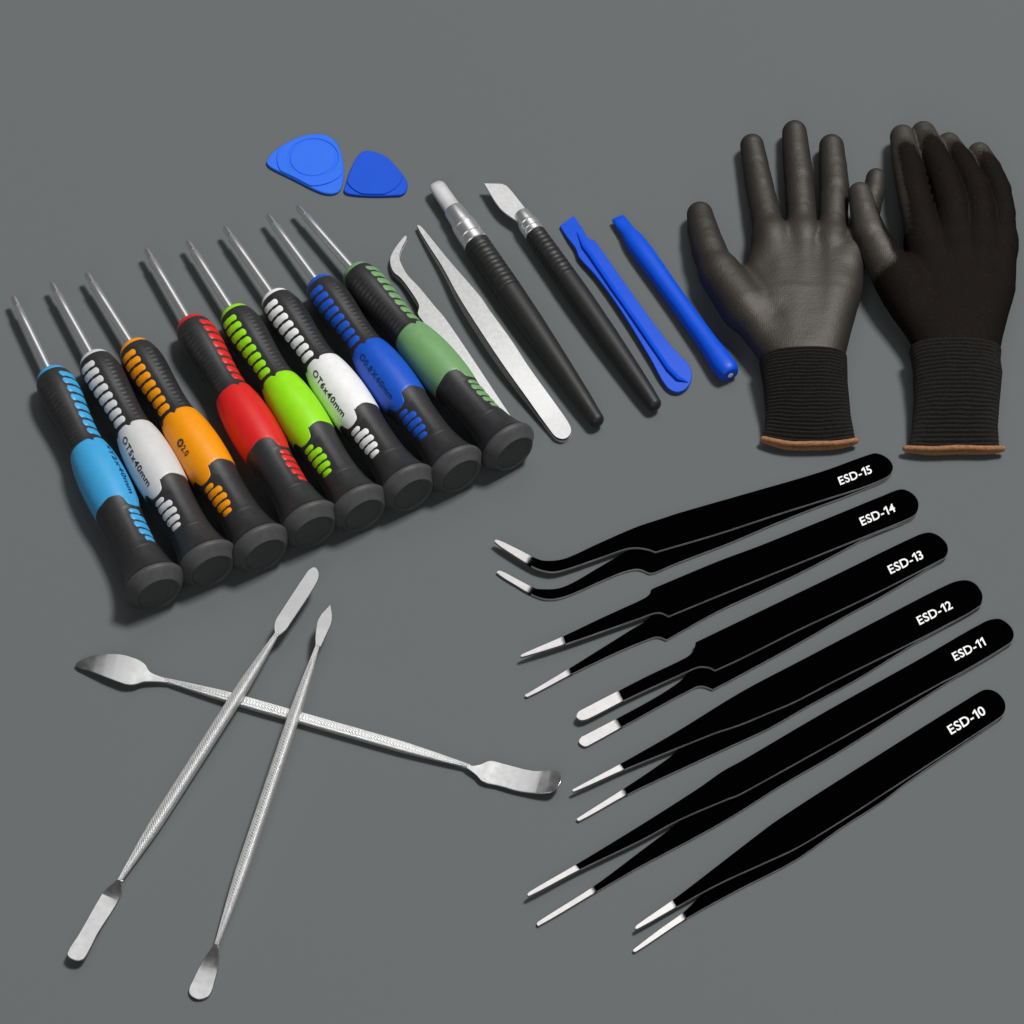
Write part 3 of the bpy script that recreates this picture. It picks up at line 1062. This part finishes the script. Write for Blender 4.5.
make_spatula((318, 645), (216.5, 945), 8.2 * MM, 2.5 * MM, 2.25,
             [[C(330.7, 603.6), (332.2, 620), (324.5, 638.5), C(321, 646.5), C(315.4, 645.5), (315.2, 636), (318.3, 618.6)],
              [C(218.6, 944), (218.6, 963), (214.4, 982.4), (209.4, 995.3), (201, 999), (192.5, 997), (188.7, 991), (192.5, 980.5), (203, 960), C(214.6, 943.4)]],
             'steel spatula with a small pointed top end and a spoon shaped lower end',
             [[(0, 0), (.04, -.1), (.2, .3)], [(0, 0), (.05, -1.4), (.10, -1.8), (.17, -.7), (.25, 2.2)]])


# ------------------------------------------------------------------ gloves
def sdf_mesh(prims, palm_k, finger_k, lo, hi, res):
    """prims: list of chains; chain = (kind, [(point, radius)], flat). Signed distance union -> surface nets."""
    nx, ny, nz = [int(math.ceil((hi[i] - lo[i]) / res)) + 1 for i in range(3)]
    X = np.linspace(lo[0], lo[0] + (nx - 1) * res, nx, dtype=np.float32)
    Y = np.linspace(lo[1], lo[1] + (ny - 1) * res, ny, dtype=np.float32)
    Z = np.linspace(lo[2], lo[2] + (nz - 1) * res, nz, dtype=np.float32)
    gx, gy, gz = np.meshgrid(X, Y, Z, indexing='ij')

    def cone(a, b, ra, rb, flat):
        ab = np.array(b) - np.array(a)
        den = float(ab @ ab) or 1e-12
        t_ = ((gx - a[0]) * ab[0] + (gy - a[1]) * ab[1] + (gz - a[2]) * ab[2]) / den
        t_ = np.clip(t_, 0, 1)
        dx = gx - (a[0] + t_ * ab[0])
        dy = gy - (a[1] + t_ * ab[1])
        dz = (gz - (a[2] + t_ * ab[2])) / flat
        return np.sqrt(dx * dx + dy * dy + dz * dz) - (ra + t_ * (rb - ra))

    def smin(a, b, k):
        h = np.clip(.5 + .5 * (b - a) / k, 0, 1)
        return b * (1 - h) + a * h - k * h * (1 - h)
    F, Pm = None, None
    for kind, pts, flat in prims:
        D = None
        for (p, r), (q, s) in zip(pts[:-1], pts[1:]):
            d = cone(p, q, r, s, flat)
            D = d if D is None else smin(D, d, .0003)
        if kind == 'finger':
            F = D if F is None else smin(F, D, finger_k)
        else:
            Pm = D if Pm is None else smin(Pm, D, palm_k)
    V = smin(F, Pm, palm_k)
    ins = V < 0
    # cells with a sign change
    c = np.zeros((nx - 1, ny - 1, nz - 1), dtype=np.int8)
    corners = [(i, j, k) for i in (0, 1) for j in (0, 1) for k in (0, 1)]
    for (i, j, k) in corners:
        c += ins[i:nx - 1 + i, j:ny - 1 + j, k:nz - 1 + k]
    act = (c > 0) & (c < 8)
    idx = -np.ones(act.shape, dtype=np.int64)
    cells = np.argwhere(act)
    idx[act] = np.arange(len(cells))
    acc = np.zeros((len(cells), 3))
    cnt = np.zeros(len(cells))
    for a in corners:
        for ax in range(3):
            if a[ax] == 1:
                continue
            b = list(a)
            b[ax] = 1
            va = V[cells[:, 0] + a[0], cells[:, 1] + a[1], cells[:, 2] + a[2]]
            vb = V[cells[:, 0] + b[0], cells[:, 1] + b[1], cells[:, 2] + b[2]]
            m = (va < 0) != (vb < 0)
            t_ = np.where(m, va / np.where(m, va - vb, 1), 0)
            p = np.array(a)[None, :] + t_[:, None] * (np.array(b) - np.array(a))[None, :]
            acc[m] += p[m]
            cnt[m] += 1
    verts = (cells + acc / cnt[:, None]) * res + np.array(lo)[None, :]
    faces = []
    for ax in range(3):
        u, v = (ax + 1) % 3, (ax + 2) % 3
        sl0 = [slice(0, s) for s in V.shape]
        sl1 = [slice(0, s) for s in V.shape]
        sl0[ax] = slice(0, V.shape[ax] - 1)
        sl1[ax] = slice(1, V.shape[ax])
        e = np.argwhere(ins[tuple(sl0)] != ins[tuple(sl1)])
        ok = (e[:, u] > 0) & (e[:, v] > 0) & (e[:, u] < V.shape[u] - 1) & (e[:, v] < V.shape[v] - 1)
        e = e[ok]
        q = []
        for (du, dv) in ((-1, -1), (0, -1), (0, 0), (-1, 0)):
            p = e.copy()
            p[:, u] += du
            p[:, v] += dv
            q.append(idx[p[:, 0], p[:, 1], p[:, 2]])
        q = np.stack(q, 1)
        flip = ins[e[:, 0], e[:, 1], e[:, 2]]
        q[~flip] = q[~flip][:, ::-1]
        faces.append(q)
    return verts, np.concatenate(faces)


def wrinkle(vs, fs, fw):
    """loose fabric: soft waves everywhere, cross creases at the finger joints"""
    from mathutils import noise
    tri = vs[fs]
    n = np.cross(tri[:, 2] - tri[:, 0], tri[:, 3] - tri[:, 1])
    vn = np.zeros_like(vs)
    for k in range(4):
        np.add.at(vn, fs[:, k], n)
    vn /= np.linalg.norm(vn, axis=1, keepdims=True) + 1e-12
    w = np.array([noise.noise((x * 130, y * 130, z * 130)) for x, y, z in vs]) * .00013
    w += np.array([noise.noise((x * 210 + 7, y * 620, z * 300)) for x, y, z in vs]) * .00004
    for c in fw:
        pts = np.array([p for p, r in c])
        rad = np.array([r for p, r in c])
        seg = np.linalg.norm(np.diff(pts, axis=0), axis=1)
        cum = np.concatenate([[0], np.cumsum(seg)])
        for i in range(len(pts) - 1):
            ab = pts[i + 1] - pts[i]
            t_ = ((vs - pts[i]) @ ab) / (ab @ ab)
            ok = (t_ >= 0) & (t_ <= 1)
            cp = pts[i] + t_[:, None] * ab
            d = np.linalg.norm(vs - cp, axis=1) - (rad[i] + t_ * (rad[i + 1] - rad[i]))
            ok &= d < .0012
            s = cum[i] + t_ * seg[i]
            sw = s + .0011 * np.sin(vs[:, 0] * 900 + i)
            for f0, amp, wid in ((.24, .00013, .0009), (.27, .00008, .0006), (.50, .00018, .0010), (.535, .0001, .0007), (.47, .00008, .0006), (.76, .00012, .0011)):
                w -= np.where(ok, amp * np.exp(-((sw - f0 * cum[-1]) / wid) ** 2), 0)
    return vs + vn * w[:, None]


MOUTH = 1.5


def glove(name, label, fingers, palm, coatf, material, cuff_l, cuff_r, zc_cuff, rz_cuff, hem_pts, origin_px, hem_r):
    origin = P(*origin_px, 0)
    root, inv = new_thing('work_glove', label, 'glove', origin, 'black work gloves')
    prims = []
    lo = np.array([1e9] * 3)
    hi = -lo

    def conv(pts):
        out = []
        for (x, y, z, r) in pts:
            p = P(x, y, z * MM)
            out.append((tuple(p), r * PXM(x, y, z * MM)))
        return out
    finger_w = []
    for pts in fingers:
        c = conv(pts)
        finger_w.append(c)
        prims.append(('finger', c, 1.0))
    for pts in palm:
        prims.append(('palm', conv(pts), .92))
    for _, c, _f in prims:
        for p, r in c:
            lo = np.minimum(lo, np.array(p) - r * 1.15 - .002)
            hi = np.maximum(hi, np.array(p) + r * 1.15 + .002)
    vs, fs = sdf_mesh(prims, .0040, .0004, lo, hi, .00065)
    # settle onto the table
    vs[:, 2] = np.maximum(vs[:, 2], .0002 + .0001 * 0)
    vs = wrinkle(vs, fs, finger_w)
    me = bpy.data.meshes.new('shell')
    iv = np.array(inv)
    vl = vs @ iv[:3, :3].T + iv[:3, 3]
    me.from_pydata(vl.tolist(), [], fs.tolist())
    me.update()
    ca = me.attributes.new('coat', 'FLOAT', 'POINT')
    ca.data.foreach_set('value', np.array(coatf(vs, finger_w), dtype=np.float32))
    me.materials.append(material)
    for p in me.polygons:
        p.use_smooth = True
    o = bpy.data.objects.new('shell', me)
    COL.objects.link(o)
    o.parent = root
    sm = o.modifiers.new('relax', 'SMOOTH')
    sm.factor = .5
    sm.iterations = 4
    # ribbed cuff: rings between the two traced edges
    NV, NU, RIB = 208, 72, 26
    ly = np.array([p[1] for p in cuff_l])
    lx = np.array([p[0] for p in cuff_l])
    ry = np.array([p[1] for p in cuff_r])
    rx = np.array([p[0] for p in cuff_r])
    bm = bmesh.new()
    rows = []
    for i in range(NV + 1):
        u = i / NV
        yl = ly[0] + (ly[-1] - ly[0]) * u
        yr = ry[0] + (ry[-1] - ry[0]) * u
        a = P(float(np.interp(yl, ly, lx)), yl, zc_cuff * MM)
        b = P(float(np.interp(yr, ry, rx)), yr, zc_cuff * MM)
        cc = (a + b) / 2
        hw = (b - a) / 2
        rib = abs(math.sin(math.pi * RIB * u)) ** 1.2
        k = 1 - .012 + .012 * rib
        dz = -.75 * MM * (1 - rib)
        row = []
        for j in range(NU):
            th = 2 * math.pi * j / NU
            c_, s_ = math.cos(th), math.sin(th)
            # slightly squared ellipse; sag the row so the knit bows towards the hem
            hx = math.copysign(abs(c_) ** .85, c_)
            hz = math.copysign(abs(s_) ** .8, s_)
            rz = (rz_cuff + (MOUTH - rz_cuff) * u ** 1.6) * MM + dz
            dzc = (rz_cuff - MOUTH) * u ** 1.6 * MM * -.75
            off = Vector((0, hem_r[1] * MM * (hx * hx - 1) * u, 0))
            wob = .22 * MM * math.sin(9 * hx + 5 * u * 3.1) * math.sin(7.0 * u)
            row.append(bm.verts.new(inv @ (cc + hw * hx * k + off + Vector((0, wob, rz * hz + dzc)))))
        rows.append(row)
    for i in range(NV):
        for j in range(NU):
            j2 = (j + 1) % NU
            bm.faces.new((rows[i][j], rows[i][j2], rows[i + 1][j2], rows[i + 1][j]))
    bm.faces.new(rows[0])
    bm.faces.new(rows[-1])
    add_mesh('cuff', bm, M['cuff'], root, angle=1.3)
    # rolled hem round the cuff mouth
    u = 1.0
    a = P(cuff_l[-1][0] + hem_pts[0], cuff_l[-1][1], zc_cuff * MM)
    b = P(cuff_r[-1][0] + hem_pts[1], cuff_r[-1][1], zc_cuff * MM)
    cc, hw = (a + b) / 2, (b - a) / 2
    bm = bmesh.new()
    rows = []
    NU = 96
    cen = []
    for j in range(NU):
        th = 2 * math.pi * j / NU
        c_, s_ = math.cos(th), math.sin(th)
        hx = math.copysign(abs(c_) ** .85, c_)
        hz = math.copysign(abs(s_) ** .8, s_)
        off = Vector((0, hem_r[1] * MM * (hx * hx - 1) - .9 * MM + .3 * MM * math.sin(5 * hx + 1), 0))
        cen.append(cc + hw * hx + off + Vector((0, 0, MOUTH * MM * hz - (rz_cuff - MOUTH) * .75 * MM)))
    for j in range(NU):
        d = (cen[(j + 1) % NU] - cen[j - 1]).normalized()
        yv = Vector((0, 1, 0))
        yv = (yv - d * yv.dot(d)).normalized()
        n2 = d.cross(yv)
        th0 = 0
        row = []
        rr = hem_r[0] * MM * (1 + .03 * math.sin(j * 1.7) + .03 * math.sin(j * .6))
        for q in range(14):
            an = 2 * math.pi * q / 14
            row.append(bm.verts.new(inv @ (cen[j] + yv * math.cos(an) * rr + n2 * math.sin(an) * rr)))
        rows.append(row)
    for j in range(NU):
        for q in range(14):
            bm.faces.new((rows[j][q], rows[(j + 1) % NU][q], rows[(j + 1) % NU][(q + 1) % 14], rows[j][(q + 1) % 14]))
    add_mesh('hem', bm, M['hem'], root, angle=1.5)
    return root


def coat_palm(vs, fw):
    return np.ones(len(vs))


def coat_back(vs, fw):
    """dip reaches the finger ends and wraps up the sides from below"""
    m = np.zeros(len(vs))
    spec = [1.4, .36, .30, .24, .24]
    best = np.full(len(vs), 1e9)
    val = np.zeros(len(vs))
    tw = np.full(len(vs), 1e-9)
    for fi, c in enumerate(fw):
        pts = np.array([p for p, r in c])
        rad = np.array([r for p, r in c])
        seg = np.linalg.norm(np.diff(pts, axis=0), axis=1)
        cum = np.concatenate([[0], np.cumsum(seg)])
        tot = cum[-1]
        for i in range(len(pts) - 1):
            ab = pts[i + 1] - pts[i]
            t_ = np.clip(((vs - pts[i]) @ ab) / (ab @ ab), 0, 1)
            cp = pts[i] + t_[:, None] * ab
            rr = rad[i] + t_ * (rad[i + 1] - rad[i])
            d = np.linalg.norm(vs - cp, axis=1) - rr
            f = (cum[i] + t_ * seg[i]) / tot         # 0 at tip
            rel = vs - cp
            up_ = rel[:, 2] / np.maximum(rr, 1e-6)
            side = -rel[:, 0] / np.maximum(rr, 1e-6)   # towards the thumb
            lim = spec[fi] if fi else 9
            # tip cap, with a tongue of knit running down the middle of the back
            s = (lim * .66 - f) / .13 + .5 - .9 * np.clip(up_ - .55, 0, 1) / .45
            s2 = (.02 - up_) / .3 + .5
            s3 = ((side - .66) / .3 + .5 if fi == 1 else s2) * np.clip((.98 - f) / .3, 0, 1)
            v = np.clip(np.maximum(np.maximum(s, s2), s3), 0, 1)
            v = np.where(f > .93, 0, v)
            if fi == 0:
                # thumb: dip covers its upper, outer half, knit below
                v = np.clip((.80 - f) / .08 + .5, 0, 1) * np.clip((side + up_ * .4 + .95 - 1.35 * f) / .3, 0, 1)
            best = np.minimum(best, d)
            wgt = np.exp(-np.maximum(d, 0) / .0007)
            val += v * wgt
            tw += wgt
    val = val / tw
    far = best > .0035
    val = np.where(far, 0, val)
    return val


GL = glove_mat('dipped_palm', (0.012, 0.010, 0.009), (0.014, 0.0118, 0.0102))
GR = glove_mat('knit_back', (0.0075, 0.0054, 0.0049), (0.026, 0.022, 0.019))

glove('work_glove', 'open black work glove lying palm up, grey rubbery palm facing the viewer',
      fingers=[
          [(700, 214.5, 7, 13.2), (703, 230, 8, 15.4), (709, 250, 9, 17.4), (719, 275, 10, 18.6), (743, 308, 10, 22)],
          [(752, 145.5, 6.5, 12), (755.5, 165, 6.5, 13), (760, 188, 7, 14.2), (766, 216, 8, 15), (771, 240, 9, 16)],
          [(794.5, 132.5, 6.5, 12.5), (796, 152, 6.5, 13.8), (799, 178, 7, 15), (801.5, 214, 8, 15), (803, 238, 9, 16)],
          [(831.5, 146.5, 6.5, 12.6), (833, 166, 6.5, 14), (834.5, 188, 7, 15), (833.5, 220, 8, 14.4), (831, 245, 9, 16)],
          [(876, 178, 5.5, 10), (874, 192, 5.5, 11.2), (867, 216, 6, 12.5), (857, 240, 8, 13.5), (847, 265, 9, 15)],
      ],
      palm=[
          [(772, 240, 9, 17), (760, 274, 9, 17), (770, 310, 9, 22)],
          [(774, 238, 9, 18), (784, 300, 9, 24), (789, 352, 9, 24)],
          [(803, 237, 9, 18), (803, 300, 9, 24), (801, 356, 9, 24)],
          [(833, 241, 9, 16), (828, 300, 9, 24), (815, 356, 9, 24)],
          [(849, 258, 9, 16), (842, 290, 9, 20.5), (832, 325, 9, 20), (825, 356, 9, 19)],
          [(722, 274, 10, 20), (746, 308, 10, 22), (766, 336, 9.5, 20), (781, 358, 9, 19)],
      ],
      coatf=coat_palm, material=GL,
      cuff_l=[(759, 360.5), (763, 383), (766, 407), (765.5, 420), (763, 429)],
      cuff_r=[(847, 358), (848, 383), (851.5, 410), (854.5, 422), (856.5, 430)],
      zc_cuff=9.9, rz_cuff=9.7, hem_pts=(.5, .5), origin_px=(805, 330), hem_r=(1.12, 3.2))
glove('work_glove', 'black knitted work glove lying back up with fingers curled down, grey dipped fingertips',
      fingers=[
          [(860, 193.5, 15.5, 11.8), (864, 212, 15.5, 14), (870, 234, 15, 17), (884, 260, 13, 20), (906, 290, 11, 24)],
          [(902.5, 137, 8, 12.6), (906, 158, 10, 14.6), (912, 186, 13, 16.4), (919, 216, 14, 17.4), (926, 246, 12, 20)],
          [(923.5, 133.5, 6.5, 12.6), (932, 152, 9, 14.2), (944, 180, 13, 16), (953, 210, 14.5, 17.4), (955, 245, 12, 20)],
          [(948.5, 144.5, 6, 12.2), (961, 161, 8, 13), (974, 186, 11.5, 14.4), (980, 212, 13.5, 16), (980, 245, 12, 19)],
          [(979, 154, 6, 12), (989.5, 169, 7, 12.2), (998.5, 190, 9, 13), (1002.5, 214, 11, 13.4), (1002, 246, 10.5, 14.2)],
      ],
      palm=[
          [(926, 246, 11, 20), (938, 300, 9.5, 24), (941, 346, 9, 24)],
          [(955, 245, 11, 20), (956, 300, 9.5, 24), (955, 346, 9, 24)],
          [(980, 245, 11, 20), (977, 300, 9.5, 24), (969, 346, 9, 24)],
          [(1001.5, 242, 10, 15.6), (996, 288, 9, 19.5), (986, 325, 9, 19), (980, 350, 9, 19.5)],
          [(896, 276, 11, 22), (912, 306, 10, 23), (927, 332, 9.5, 20), (934, 348, 9, 19)],
      ],
      coatf=coat_back, material=GR,
      cuff_l=[(909, 350), (913, 370), (914, 397), (912, 429), (909, 438.5)],
      cuff_r=[(1001.5, 351), (1000.5, 361), (1002.6, 373), (1000.5, 397), (999, 420), (1001, 438)],
      zc_cuff=9.9, rz_cuff=9.7, hem_pts=(-3, 3), origin_px=(955, 330), hem_r=(1.12, .8))


# ------------------------------------------------------------------ light
def area(name, direction, dist, size, energy, color=(1, 1, 1), target=(0, 0, 0)):
    l = bpy.data.lights.new(name, 'AREA')
    l.shape = 'SQUARE'
    l.size = size
    l.energy = energy
    l.color = color
    o = bpy.data.objects.new(name, l)
    COL.objects.link(o)
    d = Vector(direction).normalized()
    o.location = Vector(target) + d * dist
    o.rotation_euler = d.to_track_quat('Z', 'Y').to_euler()
    return o


area('key_softbox', (.38, .33, 1.0), 6, 1.15, 350, (1, .99, .97))
area('back_fill', (.0, .74, .95), 5, 2.7, 26)  # added fill, placed so flat metal faces have something bright to reflect
area('front_fill', (-.15, -.95, .62), 5, 3.0, 46)  # added fill to brighten the faces turned towards the camera
w = bpy.data.worlds.new('World')
SC.world = w
w.use_nodes = True
w.node_tree.nodes['Background'].inputs['Color'].default_value = (1, 1, 1, 1)
w.node_tree.nodes['Background'].inputs['Strength'].default_value = .07

vs_ = SC.view_settings
vs_.view_transform = 'Standard'
vs_.look = 'None'
vs_.exposure = 0
vs_.gamma = 1
vs_.use_curve_mapping = False
SC.cycles.max_bounces = 6
